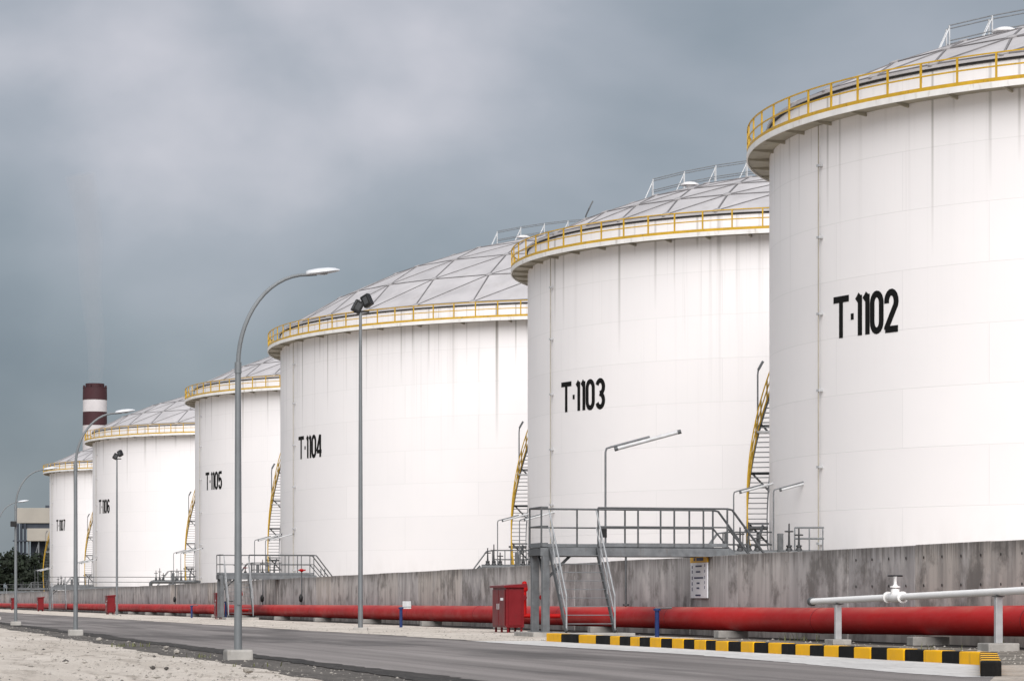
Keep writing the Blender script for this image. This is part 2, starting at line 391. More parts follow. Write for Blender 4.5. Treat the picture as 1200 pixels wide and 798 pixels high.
strip('soil_edge', 14.7, 15.25, 63.4, 560, 0.005, M['dirt'], 200, 0.0, 0.16, 4, 1.5)
def sheet(name, pts, z, mat):
    mb = MB(); mb.add([(x,y,z) for x,y in pts], [tuple(range(len(pts)))]); return struct(mb.build(name, mat, None, 0))
rn = random.Random(12)
def apx(q):
    P = [(31.5,13.55),(34.5,13.65),(39.7,14.25),(47.0,14.75),(55,14.6),(64,14.7)]
    for (a,b),(c,d) in zip(P, P[1:]):
        if q <= c: return b+(d-b)*(q-a)/(c-a)
    return 14.7
left_edge = [(apx(q)+rn.uniform(-.05,.05), q) for q in [31.6+i*.5 for i in range(65)]]
sheet('concrete_apron', left_edge[::-1] + [(13.95,31.3),(14.5,33.0),(16.1,36.2),(16.45,37.6),(16.45,63.6)], 0.015, M['apron'])
sheet('gravel_corner', [(16.6,37.3),(15.6,35.0),(14.0,31.6),(13.0,29.5),(12.2,24),(11.9,10),(60,10),(60,38.6)], 0.020, M['gravelly'])
sheet('soil_behind_kerb', [(16.5,37.4),(60,37.4),(60,66.0),(21.5,67.0),(16.5,64.2)], 0.011, M['kerbsoil'])
strip('road_edge_grime', 6.75, 7.35, 10, 300, 0.014, M['grime_and_shade'], 420, 0.12, 0.16, 8)
strip('pipe_shade_strip', 22.2, 24.2, 20, 500, 0.016, M['grime_and_shade'], 200, 0.22, 0.0, 6, 1.3)  # dark strip painting the shadow beneath the red pipe

# ------------------------------------------------------------------ storage tanks
DECK = 20.83; DTOP = 21.07; EAVE = 22.08; DW = 1.03
GLYPH = {  # strokes in a box of given width, height 1
 'T': (1.11, [[(0,.94),(1.11,.94)], [(.555,.94),(.555,0)]]),
 '.': (0.25, [[(.03,.48),(.22,.48)]]),
 '1': (0.31, [[(0.02,.84),(.13,.90),(.245,.985)], [(.235,.97),(.235,0)]]),
}
def arc(cx, cy, rx, ry, a0, a1, n=10): return [(cx+rx*math.cos(math.radians(a0+(a1-a0)*i/n)), cy+ry*math.sin(math.radians(a0+(a1-a0)*i/n))) for i in range(n+1)]
W = 0.74; h_ = 0.10
GLYPH['0'] = (W, [[(h_,.5)] + arc(W/2,.72,W/2-h_,.22,180,0) + arc(W/2,.28,W/2-h_,.22,0,-180) + [(h_,.5)]])
GLYPH['2'] = (W, [arc(W/2,.72,W/2-h_,.22,190,-25) + [(h_,.10),(h_,.06)], [(0.02,.06),(W,.06)]])
GLYPH['3'] = (W, [arc(W/2,.725,W/2-h_,.215,160,-70) + [(W*.45,.515)], [(W*.45,.515)] + arc(W/2,.275,W/2-h_,.215,70,-160)])
GLYPH['4'] = (W, [[(.50,.98),(.06,.30),(.06,.27)], [(.02,.25),(W,.25)], [(.54,.99),(.54,0)]])
GLYPH['5'] = (W, [[(W-.03,.94),(.13,.94)], [(.13,.97),(.11,.56)], [(.11,.56)] + arc(W/2,.33,W/2-h_,.27,140,-160)])
GLYPH['6'] = (W, [arc(W/2,.72,W/2-h_,.22,20,180) + [(h_,.3)], [(h_,.3)] + arc(W/2,.30,W/2-h_,.24,180,-180)])
GLYPH['7'] = (W, [[(.02,.94),(W,.94)], [(W-.10,.93),(.27,0)]])
def glyph_mesh(ch, R, H, t0=0.20, sx=1.0):
    """thick strokes wrapped round the shell; local x axis points out at the glyph's left edge"""
    mb = MB()
    for pl in GLYPH[ch][1]:
        pts = [Vector((a*sx, b*H)) for a, b in pl]
        # resample
        q = [pts[0]]
        for a, b in zip(pts, pts[1:]):
            m = max(1, int((b-a).length/0.25))
            q += [a + (b-a)*(i/m) for i in range(1, m+1)]
        t = t0 if ch != '.' else 0.26
        L = []
        for i, p in enumerate(q):
            d1 = (q[i]-q[i-1]).normalized() if i else (q[1]-q[0]).normalized()
            d2 = (q[i+1]-q[i]).normalized() if i < len(q)-1 else d1
            d = (d1+d2).normalized(); nrm = Vector((-d.y, d.x)); s = t/2/max(0.5, nrm.dot(Vector((-d1.y, d1.x))))
            L += [p+nrm*s, p-nrm*s]
        for r, flip in ((R+0.014, False), (R+0.003, True)):
            v = [(r*math.cos(p.x/R), r*math.sin(p.x/R), p.y) for p in L]
            f = [(2*i, 2*i+1, 2*i+3, 2*i+2) for i in range(len(q)-1)]
            mb.add(v, f if not flip else [k[::-1] for k in f])
        nn = len(L); b = len(mb.v)-2*nn
        for i in range(len(q)-1):
            for k in (0, 1): mb.f.append((b+2*i+k, b+2*i+2+k, b+nn+2*i+2+k, b+nn+2*i+k))
    return mb

def tread_mesh(R):
    mb = MB(); mb.box(R+0.10, R+0.98, -0.125, 0.125, -0.035, 0); return mb.mesh('tread', M['galv'], 0)
post_mesh = MB().box(-.035,.035,-.035,.035,0,1.12).mesh('post', M['yellow'], 0)
spost_mesh = MB().box(-.03,.03,-.03,.03,0,1.05).mesh('stair_post', M['yellow'], 0)
brk = MB(); brk.add([(0,-.04,0),(.95,-.04,0),(.95,-.04,-.06),(0,-.04,-.15),(0,.04,0),(.95,.04,0),(.95,.04,-.06),(0,.04,-.15)], [(0,3,2,1),(4,5,6,7),(0,1,5,4),(1,2,6,5),(2,3,7,6),(3,0,4,7)])
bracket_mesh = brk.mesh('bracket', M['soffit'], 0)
hub_mesh = MB().lathe([(0.001,.02),(.19,.015),(.25,-.02),(.25,-.08)], 10).mesh('hub_cover', M['hub'], 50)
clamp_mesh = MB().box(-.02,.20,-.12,.12,-.05,.05).mesh('pipe_clamp', M['galvl'], 0)

def storage_tank(num, cx, cy, R, rise, n, th_label, th_pipe, th_tan, width, desc):
    T = thing('storage_tank', desc, 'storage tank', (cx, cy, 0), 0, 'white storage tanks in a row')
    SEG = 192
    # foundation and shell
    MB().lathe([(R+.6,0),(R+.6,.45),(R+.45,.55),(R-.3,.56)], 96).build('foundation_ring', M['conc'], T)
    MB().lathe([(R,.55),(R,20.0),(R,EAVE)], SEG).build('shell', M['shell_dripping' if num == 1104 else 'shell'], T, 60)
    MB().lathe([(R+.10,.56),(R+.10,.60),(R+.001,.60)], SEG).build('base_plate', M['deckwhite'], T)
    # walkway
    Ro = R+DW
    deck = MB().lathe([(R+.002,DECK+.12),(Ro-.06,DECK+.12),(Ro-.06,DECK),(Ro,DECK),(Ro,DTOP),(R+.002,DTOP)], SEG).build('walkway_deck', M['deckwhite'], T)
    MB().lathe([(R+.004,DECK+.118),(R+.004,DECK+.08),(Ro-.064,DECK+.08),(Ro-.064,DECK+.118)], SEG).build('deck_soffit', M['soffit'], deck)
    NB = 48
    for i in range(NB):
        a = (i+.5)*2*PI/NB
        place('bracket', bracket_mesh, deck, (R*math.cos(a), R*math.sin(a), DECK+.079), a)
    rail = bpy.data.objects.new('guard_rail', MB().lathe([(Ro-.02,DTOP+1.09),(Ro-.02,DTOP+1.14),(Ro-.09,DTOP+1.14),(Ro-.09,DTOP+1.09)], SEG, True).mesh('top_rail', M['yellow']))
    COL.objects.link(rail); rail.parent = T
    MB().lathe([(Ro-.03,DTOP+.56),(Ro-.03,DTOP+.62),(Ro-.07,DTOP+.62),(Ro-.07,DTOP+.56)], SEG, True).build('middle_rail', M['yellow'], rail)
    MB().lathe([(Ro-.015,DTOP+.004),(Ro-.015,DTOP+.15),(Ro-.03,DTOP+.15),(Ro-.03,DTOP+.004)], SEG, True).build('toe_board', M['yellow'], rail)
    NP = round(2*PI*Ro/1.72)
    for i in range(NP):
        a = i*2*PI/NP + .01
        place('post', post_mesh, rail, ((Ro-.055)*math.cos(a), (Ro-.055)*math.sin(a), DTOP), a)
    # dome: painted eave shadow ring, flashing, triangular panels, battens, hubs
    MB().lathe([(R+.003,EAVE-.03),(R+.05,EAVE-.03),(R+.05,EAVE+.05),(R-.1,EAVE+.05)], SEG).build('eave_shade_ring', M['gap'], T)  # near-black ring painting the shadow gap beneath the dome flashing
    Rs = (R*R+rise*rise)/(2*rise); zc = EAVE+.16+rise-Rs; phi = math.asin(R/Rs)
    dome = MB().lathe([(R-.2,EAVE+.06),(R+.13,EAVE+.06),(R+.13,EAVE+.17),(R-.35,EAVE+.27)], SEG).build('dome_roof', M['dome'], T)
    def node(s, k, j):
        p = phi*k/n*0.995; a = s*PI/3 + (j/k*PI/3 if k else 0)
        return Vector((Rs*math.sin(p)*math.cos(a), Rs*math.sin(p)*math.sin(a), zc+Rs*math.cos(p)))
    tris = []
    for k in range(n):
        for j in range(k+1):
            tris.append((node(0,k,j), node(0,k+1,j), node(0,k+1,j+1)))
            if j < k: tris.append((node(0,k,j), node(0,k+1,j+1), node(0,k,j+1)))
    for tri in tris:
        c = (tri[0]+tri[1]+tri[2])/3; nr = (tri[1]-tri[0]).cross(tri[2]-tri[0]).normalized()
        top = [p + (c-p).normalized()*.10 + nr*.05 for p in tri]; mid = [c + nr*.11]; low = [p + (c-p).normalized()*.08 - nr*.03 for p in tri]
        mb = MB(); mb.add(top+mid+low, [(0,1,3),(1,2,3),(2,0,3),(0,4,5,1),(1,5,6,2),(2,6,4,0),(6,5,4)])
        me = mb.mesh('panel', M['dome'], 0)
        for s in range(6): place('panel', me, dome, None, s*PI/3)
    bt = MB(); seen = set()
    for s in range(6):
        for k in range(1, n+1):
            for j in range(k):
                A = node(s,k,j); 
                for B in ((node(s,k,j+1)), node(s,k-1,min(j,k-1)) , (node(s,k-1,j-1) if j else None)):
                    if B is None: continue
                    key = tuple(sorted([tuple(round(x,2) for x in A), tuple(round(x,2) for x in B)]))
                    if key in seen: continue
                    seen.add(key); up = (A+B)/2 - Vector((0,0,zc))
                    bt.bar(A, B, .075, .19, up.normalized())
    bt.build('battens', M['batten'], dome, 0)
    for s in range(6):
        for k in range(1, n+1):
            for j in range(k):
                p = node(s,k,j); up = (p-Vector((0,0,zc))).normalized()
                o = place('hub_cover', hub_mesh, dome, None, 0, Matrix.Translation(p+up*.12) @ up.to_track_quat('Z','Y').to_matrix().to_4x4())
    # walkway up the dome to the centre, with guard rails
    da = math.atan2(SA, -CA)
    def onroof(r, off, z=0):
        rr = math.hypot(r, off); zz = zc + math.sqrt(Rs*Rs-rr*rr)
        return Vector((r*math.cos(da)-off*math.sin(da), r*math.sin(da)+off*math.cos(da), zz+z))
    gw = MB(); rs = [1.0+i*0.75 for i in range(17)]
    for a, b in zip(rs, rs[1:]): gw.bar((onroof(a,0,.16)), (onroof(b,0,.16)), .85, .10)
    rw = gw.build('roof_walkway', M['galvd'], T, 0)
    for off in (-.42, .42):
        for r in (1.2, 3.1, 5.0, 6.9, 8.8, 10.7):
            MB().bar(onroof(r,off,.1), onroof(r,off,1.4), .06).bar(onroof(r,off,1.3), onroof(r+.6,off,.12), .04).build('post', M['galvl'], rw, 0)
        for hh in (.72, 1.4):
            MB().tube([onroof(r,off,hh) for r in (1.2,3.1,5.0,6.9,8.8,10.7)], .027, 6).build('hand_rail', M['galv'], rw)
    for r, off in ((5.6,-2.2),(2.6,-2.6),(8.6,2.4)):
        p = onroof(r,off)
        MB().lathe([(.22,-.2),(.22,.30),(.55,.28),(.55,.36),(.30,.46),(.001,.48)], 16, c=p).build('roof_vent', M['white'], T, 40)
    p = onroof(3.6,1.6)
    MB().tube([p, p+Vector((0,0,1.5)), p+Vector((.08,-.02,1.7)), p+Vector((.35,-.1,2.3))], .06, 6).bar(p+Vector((.25,-.07,2.1)), p+Vector((.55,-.15,2.7)), .22, .10).build('roof_lamp', M['galvd'], T)
    # number
    u = 0.0; Hh = 1.70; scl = width/4.12
    txt = 'T.'+str(num); starts = [0, 1.22, 1.62, 2.10, 2.53, 3.38]
    for ch, u0 in zip(txt, starts):
        o = glyph_mesh(ch, R, Hh, 0.27*(.6+.4*scl), scl).build('number_character', M['ink'], T, 0, (0,0,11.86), math.radians(th_label)+u0*scl/R)
        o['label'] = 'painted dot' if ch == '.' else 'painted character '+ch
    # thin pipe with clamps beside the number
    a = math.radians(th_pipe); rp = R+.16
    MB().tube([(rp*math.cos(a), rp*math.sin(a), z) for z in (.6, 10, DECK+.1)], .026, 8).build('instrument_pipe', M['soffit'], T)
    for z in (3.4, 6.6, 9.8, 13.0, 16.2, 19.2): place('pipe_clamp', clamp_mesh, T, (R*math.cos(a), R*math.sin(a), z), a)
    # spiral stair on the side
    tt = math.radians(th_tan); k = 1.0/(R+.5)
    def th(z): return tt - (z-4.6)*k
    def hp(r, z, dz=0): return (r*math.cos(th(z)), r*math.sin(th(z)), z+dz)
    zs = [.6+i*(DECK-.6)/60 for i in range(61)]
    def ribbon(r):
        v = []; f = []
        for q in zs:
            for dr, dz in ((-.025,-.18),(.025,-.18),(.025,.08),(-.025,.08)): v.append(hp(r+dr, q, dz))
        for i in range(len(zs)-1):
            for k in range(4): f.append((i*4+k, i*4+(k+1)%4, i*4+4+(k+1)%4, i*4+4+k))
        return MB().add(v, f + [(3,2,1,0), tuple(len(v)-4+k for k in range(4))])
    stair = ribbon(R+1.0).build('spiral_stair', M['galv'], T, 0)
    ribbon(R+.10).build('inner_stringer', M['galv'], stair, 0)
    fl = MB(); fl.box(R+.06, R+1.15, -.5, .7, -.10, 0); fl.build('stair_foot_landing', M['galvd'], stair, 0, (0,0,4.35), th(4.4))
    MB().tube([(R+1.0,.6,-.05),(R+1.0,.6,-4.3)], .05, 8).build('landing_prop', M['galvd'], stair, 30, (0,0,4.35), th(4.4))
    MB().tube([(R+.3,.7,.0),(R+.5,1.6,-.6),(R+.5,1.9,-1.3)], .07, 8).build('drain_pipe', M['galvd'], stair, 30, (0,0,4.35), th(4.4))
    tm = tread_mesh(R); z = .8
    while z < DECK-.1:
        place('tread', tm, stair, (0,0,z), th(z)); z += .245
    MB().tube([hp(R+1.0,q,1.08) for q in zs], .036, 6).build('stair_hand_rail', M['yellow'], stair)
    MB().tube([hp(R+1.0,q,.60) for q in zs], .032, 6).build('stair_middle_rail', M['yellow'], stair)
    MB().tube([hp(R+1.0,q,.15) for q in zs], .038, 6).build('stair_edge_strip', M['yellow'], stair)
    for q in zs[2::3]: place('stair_post', spost_mesh, stair, hp(R+1.0,q), th(q))
    for q in zs[5::7]:
        MB().tube([hp(R+.98,q,-.1), hp(R+.02,q,-1.1)], .045, 6).build('stair_bracket', M['galvd'], stair)
        MB().tube([hp(R+1.0,q,-.16), hp(R+.02,q,-.16)], .045, 6).build('stair_bearer', M['galvd'], stair)
    zl = 8.95; a0 = th(zl)
    ld = MB(); ld.box(R+.08, R+1.12, -.55, .45, -.12, -.03); ld.build('stair_landing', M['galvl'], stair, 0, (0,0,zl), a0)
    MB().tube([(R+1.05,0,0),(R+1.05,0,2.6),(R+1.02,-.02,2.9)], .04, 8).bar((R+1.02,0,2.85),(R+.82,-.1,3.25),.16,.10).build('landing_lamp', M['galv'], stair, 30, (0,0,zl), a0)
    return T
TANKS = [
 (1102, 58.34,110.76,18.56, 4.2, 6, -168.17,-171.16,160.75, 4.12, 'nearest white storage tank, numbered T-1102, cut by the right edge'),
 (1103, 58.37,156.21,18.28, 4.3, 6, -167.47,-171.05,165.80, 4.35, 'white storage tank numbered T-1103 behind the crossover platform'),
 (1104, 61.95,211.29,28.06, 8.2, 6, -170.88,-172.65,170.98, 4.40, 'widest white storage tank with high dome, numbered T-1104'),
 (1105, 57.30,270.11,22.78, 5.6, 6, -169.87,-173.75,172.76, 4.05, 'white storage tank numbered T-1105 behind the nearest street lamp'),
 (1106, 54.09,343.89,23.09, 6.0, 6, -170.19,-172.33,174.86, 3.80, 'white storage tank numbered T-1106 in front of the striped chimney'),
 (1107, 52.30,428.60,20.35, 5.0, 5, -166.01,-171.42,175.74, 3.40, 'farthest and smallest looking storage tank, numbered T-1107'),
]
for t in TANKS: storage_tank(*t)

# ------------------------------------------------------------------ bund wall
WX = 23.7; WH = 2.23
wall = thing('bund_wall', 'long stained grey concrete wall running in front of the tanks', 'wall', (WX, 0, 0))
PL = 4.2
pm = [MB().cbox(-d, .30, .014, PL-.014, -.3, WH+h, .018).mesh('wall_panel', M['wall'], 0) for d, h in ((0,0),(.015,0.0),(0,.012))]
hole = MB().lathe([(.001,0),(.035,0),(.035,.002)], 8, axis='x').mesh('tie_hole', M['gap'], 0)
y = 20.1; i = 0
while y < 470:
    p = place('wall_panel', pm[(i*7)%3], wall, (0, y, 0))
    if y < 62:
        for hy in (.5, 1.55, 2.6, 3.65):
            for hz in (.75, 1.32, 1.95):
                place('tie_hole', hole, p, (-.019, hy, hz))
    y += PL; i += 1
# inner return wall on the far side of the bund
# sign on the wall
sg = thing('wall_sign', 'white notice board with yellow header fixed to the concrete wall', 'sign', (WX, 72.95, 1.06))
MB().cbox(-.06, -.025, 0, 1.55, 0, 1.0, .004).build('sign_board', M['signw'], sg, 0)
MB().cbox(-.065, -.02, 0, 1.55, 1.003, 1.19, .004).build('sign_header', M['signy'], sg, 0)
def signbar(y0, y1, z0, z1):   # y runs right to left in the photo
    MB().box(-.068, -.06, y0, y1, z0, z1).build('printed_line', M['signb'], sg, 0)
for a, b in ((.35,.95),(1.08,1.22)): MB().box(-.073,-.064,a,b,1.05,1.14).build('printed_line', M['signb'], sg, 0)
for z, a, b in ((.88,.50,1.05),(.72,.62,1.02),(.55,.36,1.18),(.40,.70,.95),(.26,.72,.95),(.06,.60,1.05)): signbar(a,b,z,z+.045)
for z, hh in ((.84,.10),(.70,.11),(.52,.12),(.36,.12),(.20,.13)): signbar(1.34,1.39,z,z+hh*.8)
for z in (.88,.72,.55,.40,.26): signbar(.20,.225,z,z+.08)

# ------------------------------------------------------------------ red fire main with sleepers
PXc = 23.0; PR = .312
def main_z(y): return .50 + (.07*min(1, max(0, (62-y)/12)))
pipe = MB(); ys = [18+i*4.0 for i in range(12)] + [66+i*12 for i in range(34)]
pipe.tube([(PXc, q, main_z(q)) for q in ys], PR, 28)
pp = pipe.build('fire_water_main', M['red_pipe'])
tag(pp, 'thick red steel pipe lying along the foot of the concrete wall', 'pipe')
band = MB().lathe([(PR+.001,-.018),(PR+.006,-.012),(PR+.006,.012),(PR+.001,.018)], 28, axis='y').mesh('weld_ring', M['redcab'])
for q in range(26, 260, 12): place('weld_ring', band, pp, (PXc, q, main_z(q)))
slp = MB().cbox(-.42, .42, -.20, .20, -.02, .19, .02).mesh('concrete_sleeper', M['conc'], 0)
sy = [42.5, 55.1, 68.5, 81.0, 93.5, 106, 118.5, 131, 143.5, 156, 168.5, 181, 193.5, 206, 218.5, 231]
for k, q in enumerate(sy):
    o = place('concrete_sleeper', slp, None, (22.86, q, 0.006), random.uniform(-.06,.06))
    nm = ['nearest','second','third','fourth','fifth','sixth','seventh','eighth','ninth','tenth','eleventh','twelfth'][k] if k < 12 else None
    lab = ('%s concrete block under the red pipe, counted from the right' % nm) if nm else '%s concrete block under the far red pipe, counted from the left end' % ['fourth','third','second','first'][k-12]
    tag(o, lab, 'concrete block', 'blocks carrying the red pipe')

# ------------------------------------------------------------------ white pipe with gate valve
wp = thing('white_pipe', 'thin white pipe on steel posts with a gate valve, right foreground', 'pipe', (21.6, 0, 0))
def wz(y): return .955 + (59.0-y)*.0178
MB().tube([(0, q, wz(q)) for q in (58.95, 53.6, 47, 40, 34)], .072, 16).build('pipe_run', M['pipewhite'], wp)
MB().lathe([(.074,-.02),(.10,-.02),(.10,.10),(.074,.10)], 16, closed=True, c=(0,58.86,wz(58.9)), axis='y').build('end_flange', M['galvd'], wp)
vv = wz(53.85)
vb = MB(); vb.lathe([(.072,-.40),(.085,-.38),(.085,-.25),(.105,-.15),(.115,0),(.105,.15),(.085,.25),(.085,.38),(.072,.40)], 18, c=(0,53.85,vv), axis='y')
vb.lathe([(.10,.02),(.095,.16),(.05,.19),(.05,.26),(.035,.27),(.035,.44),(.001,.44)], 14, c=(0,53.85,vv))
vbo = vb.build('gate_valve', M['pipewhite'], wp, 40)
for dy in (-.40, .40): MB().lathe([(.073,-.02),(.122,-.02),(.122,.02),(.073,.02)], 18, closed=True, c=(0,53.85+dy,vv), axis='y').build('flange', M['pipewhite'], vbo)
MB().lathe([(.055,.20),(.11,.205),(.11,.235),(.05,.24)], 14, c=(0,53.85,vv)).build('bonnet_flange', M['pipewhite'], vbo)
hw = MB(); hw.tube([(.15*math.cos(k*PI/9), 53.85+.15*math.sin(k*PI/9), vv+.45) for k in range(18)], .016, 6, closed=True)
for k in range(3): hw.tube([(0,53.85,vv+.45), (.15*math.cos(k*2.09), 53.85+.15*math.sin(k*2.09), vv+.45)], .012, 6)
hw.build('handwheel', M['black'], vbo)
for q, ht in ((57.24, .12), (48.59, .16), (40.2, .16)):
    MB().cbox(-.06,.06,-.06,.06,.0,wz(q)-.10,.006).build('support_post', M['galvl'], wp, 0, (0,q,ht-.02))if False else MB().cbox(-.07,.07,-.05,.05,ht,wz(q)-.085,.008).build('support_post', M['galvl'], wp, 0, (0,q,0))
    MB().cbox(-.10,.10,-.07,.07,wz(q)-.092,wz(q)-.072,.004).build('saddle_plate', M['galvd'], wp, 0, (0,q,0))
for q, lab, s in ((48.59, 'concrete footing block under the right post of the white pipe', .32), (57.24, 'low concrete footing under the left post of the white pipe', .22)):
    tag(MB().cbox(-s,s,-.27,.27,-.05,.16 if s > .3 else .12,.02).build('footing_block', M['conc'], None, 0, (21.6,q,0)), lab, 'concrete block')

# ------------------------------------------------------------------ painted kerb
kb = thing('painted_kerb', 'yellow and black striped kerb at the edge of the road', 'kerb', (16.4, 0, 0))
KH = .205
ylist = []; q = 63.0; col = 0
for L in (1.35, 1.45, 1.45, 1.30): ylist.append((q-L, q, col)); q -= L; col ^= 1
while q > 37.9:
    L = .74 + random.uniform(-.03,.03); ylist.append((q-L, q, col)); q -= L; col ^= 1
for a, b, c in ylist:
    o = MB(); o.cbox(0, .26, a+.006, b-.006, -.05, KH+random.uniform(-.006,.006), .022); o.build('kerb_block', M['kerbk' if c else 'kerby'], kb, 0, (random.uniform(-.008,.008),0,0), random.uniform(-.0004,.0004))
ye = q
# the kerb swings round towards the road at its near end
kx, ky = 0.10, ye; ang = 0.0
for k in range(9):
    L = .72; ang = .41
    o = MB(); o.cbox(-.13, .13, -L+.006, -.006, -.05, KH, .022); o.build('kerb_block', M['kerbk' if (col+k)%2 else 'kerby'], kb, 0, (kx+.03, ky, .0), -ang)
    kx -= L*math.sin(ang); ky -= L*math.cos(ang)

# ------------------------------------------------------------------ crossover platforms
def crossover(x0, y0, L, label, inner=True, lamp=True):
    """steel platform crossing the wall (runs along x) with a stair down to the road side"""
    T = thing('crossover_platform', label, 'platform', (x0, y0, 0), 0, 'steel platforms crossing the wall')
    Wd = 1.3; Z = 2.47
    for sx, sy in ((.06,.06),(.06,Wd-.06)):
        c = MB(); c.cbox(sx-.10,sx+.10,sy-.10,sy+.10,.13,Z-.24,.01); c.cbox(sx-.17,sx+.17,sy-.17,sy+.17,.122,.14,.003); c.build('column', M['galv'], T, 0)
    cx = 23.0 - x0 + 1.35
    for sy in (.08, Wd-.08): MB().cbox(cx-.06,cx+.06,sy-.06,sy+.06,WH+.002 if False else .0,Z-.24,.006).build('column', M['galv'], T, 0)
    for sy in (0, Wd): MB().cbox(-.10, L, sy-.04, sy+.04, Z-.26, Z-.03, .006).build('edge_beam', M['galv'], T, 0)
    for k in range(4): MB().cbox(-.1+k*L/3.2, -.02+k*L/3.2, .045, Wd-.045, Z-.24, Z-.05, .005).build('cross_beam', M['galvd'], T, 0)
    MB().cbox(-.10, L, .042, Wd-.042, Z-.028, Z, .004).build('deck_grating', M['galvd'], T, 0)
    for s in (-1, 1): MB().bar((.06,.06,1.55),(.75,.06,Z-.26),.07).build('knee_brace', M['galvd'], T, 0)if s == 1 else MB().bar((.06,.06,1.5),(.06,.8,Z-.26),.07).build('knee_brace', M['galvd'], T, 0)
    # guard rails: front (with the gap for the stair), back and road end
    xs_f = [1.55, 2.7, 3.75, L-.75, L-.05]
    def posts(pts, nm='post'):
        for p in pts: MB().bar((p[0],p[1],Z), (p[0],p[1],Z+1.08), .042).build(nm, M['galvd'], T, 0)
    posts([(x,0) for x in xs_f]); posts([(x,Wd) for x in [-.07,1.3]+xs_f[1:]]); posts([(-.07,0)])
    def rails(a, b):
        MB().tube([(a[0],a[1],Z+1.08),(b[0],b[1],Z+1.08)], .027, 8).build('top_rail', M['galvd'], T)
        MB().tube([(a[0],a[1],Z+.56),(b[0],b[1],Z+.56)], .022, 8).build('middle_rail', M['galvd'], T)
        MB().bar((a[0],a[1],Z+.06),(b[0],b[1],Z+.06), .015, .10).build('toe_plate', M['galv'], T, 0)
    rails((1.55,0),(L-.05,0)); rails((-.07,Wd),(L-.05,Wd)); rails((-.07,0),(-.07,Wd)); rails((-.07,0),(.12,0))
    # stair towards the camera
    run = 1.85; zb = .14
    for x in (.15, 1.5):
        MB().bar((x,-.02,Z-.05),(x,-run,zb), .05, .16).build('stringer', M['galvd'], T, 0)
        for hh, r in ((1.0,.024),(.52,.018)):
            MB().tube([(x,.0,Z+hh),(x,-run*.93,zb+hh+.12),(x,-run*1.0,zb+hh-.02),(x,-run*1.0,zb+.02)] if hh > .9 else [(x,.0,Z+hh),(x,-run*.97,zb+hh)], r, 8).build('stair_hand_rail', M['galvm'], T)
        for q in (.25,.6): MB().tube([(x,-run*q,Z+(zb-Z)*q),(x,-run*q,Z+(zb-Z)*q+1.0)], .022, 6).build('stair_post', M['galvm'], T)
    for k in range(1, 10):
        q = k/10; zz = Z+(zb-Z)*q
        MB().cbox(.18,1.47,-run*q-.10,-run*q+.10,zz-.022,zz,.004).build('tread', M['galv'], T, 0)
    if inner:   # stair down inside the bund, running along +x
        for y in (.02, Wd-.02):
            MB().bar((L-.02,y,Z-.08),(L+1.9,y,.3), .05, .20).build('stringer', M['galv'], T, 0)
            MB().tube([(L-.05,y,Z+1.08),(L+.1,y,Z+1.05),(L+1.9,y,1.2)], .033, 8).build('stair_hand_rail', M['galvd'], T)
            MB().tube([(L-.05,y,Z+.56),(L+1.9,y,.75)], .026, 8).build('stair_middle_rail', M['galvd'], T)
            for q in (.3,.65): MB().bar((L+1.9*q,y,Z-2.2*q),(L+1.9*q,y,Z-2.2*q+1.0),.045).build('stair_post', M['galvd'], T, 0)
        for k in range(1, 9): MB().cbox(L+.21*k-.1,L+.21*k+.1,.06,Wd-.06,Z-.26*k-.03,Z-.26*k,.004).build('tread', M['galvl'], T, 0)
    # footing pad
    return T
crossover(18.85, 72.7, 5.35, 'galvanised steel crossover platform with stair, nearest, beside the red cabinet')
crossover(20.45, 149.5, 5.2, 'steel crossover platform with stair behind the nearest street lamp')
crossover(21.1, 283.0, 15.0, 'long steel crossover walkway leading to tank T-1106')
crossover(22.4, 405.0, 11.0, 'farthest steel crossover platform at the left edge by T-1107')
for x0, x1, y0, y1, lab in ((18.45,19.35,72.3,74.5,'concrete footing under the columns of the nearest crossover platform'), (18.75,20.75,70.25,71.6,'concrete landing pad at the foot of the nearest platform stair'), (20.4,22.2,147.2,149.0,'concrete pad at the foot of the stair behind the street lamp')):
    tag(MB().cbox(x0,x1,y0,y1,-.05,.12,.02).build('footing_pad', M['conc'], None, 0), lab, 'concrete pad')

# ------------------------------------------------------------------ tube lights on poles
def tube_light(x, y, zb, h, label, length=1.8, ang=0.0, boxed=False):
    T = thing('tube_light_pole', label, 'light pole', (x, y, zb), -YAW + ang, 'tube lights on thin poles')
    tl = math.radians(15); c, s = math.cos(tl), math.sin(tl)
    MB().tube([(0,0,0),(0,0,h-.15),(.03,0,h-.04),(.14,0,h),(.14+length*.62*c,0,h+length*.62*s)], .03, 8).build('bent_pole', M['galv'], T)
    MB().tube([(.30,0,h-.05),(.30+length*c,0,h-.05+length*s)], .055, 10).build('tube_housing', M['galvl'], T)
    for q in (0, 1):
        p = Vector((.30+length*c*q,0,h-.05+length*s*q)); MB().tube([p-Vector((c,0,s))*.05, p+Vector((c,0,s))*.05], .062, 10).build('end_cap', M['galvd'], T)
    if boxed: MB().cbox(-.16,.04,-.05,.05,.30,.55,.01).build('junction_box', M['black'], T, 0)
    return T
tube_light(21.05, 74.25, 2.47, 2.85, 'tube light on a thin pole standing on the nearest platform', 1.85, 0, True)
def off(x, y, d): return x + CA*d, y - SA*d
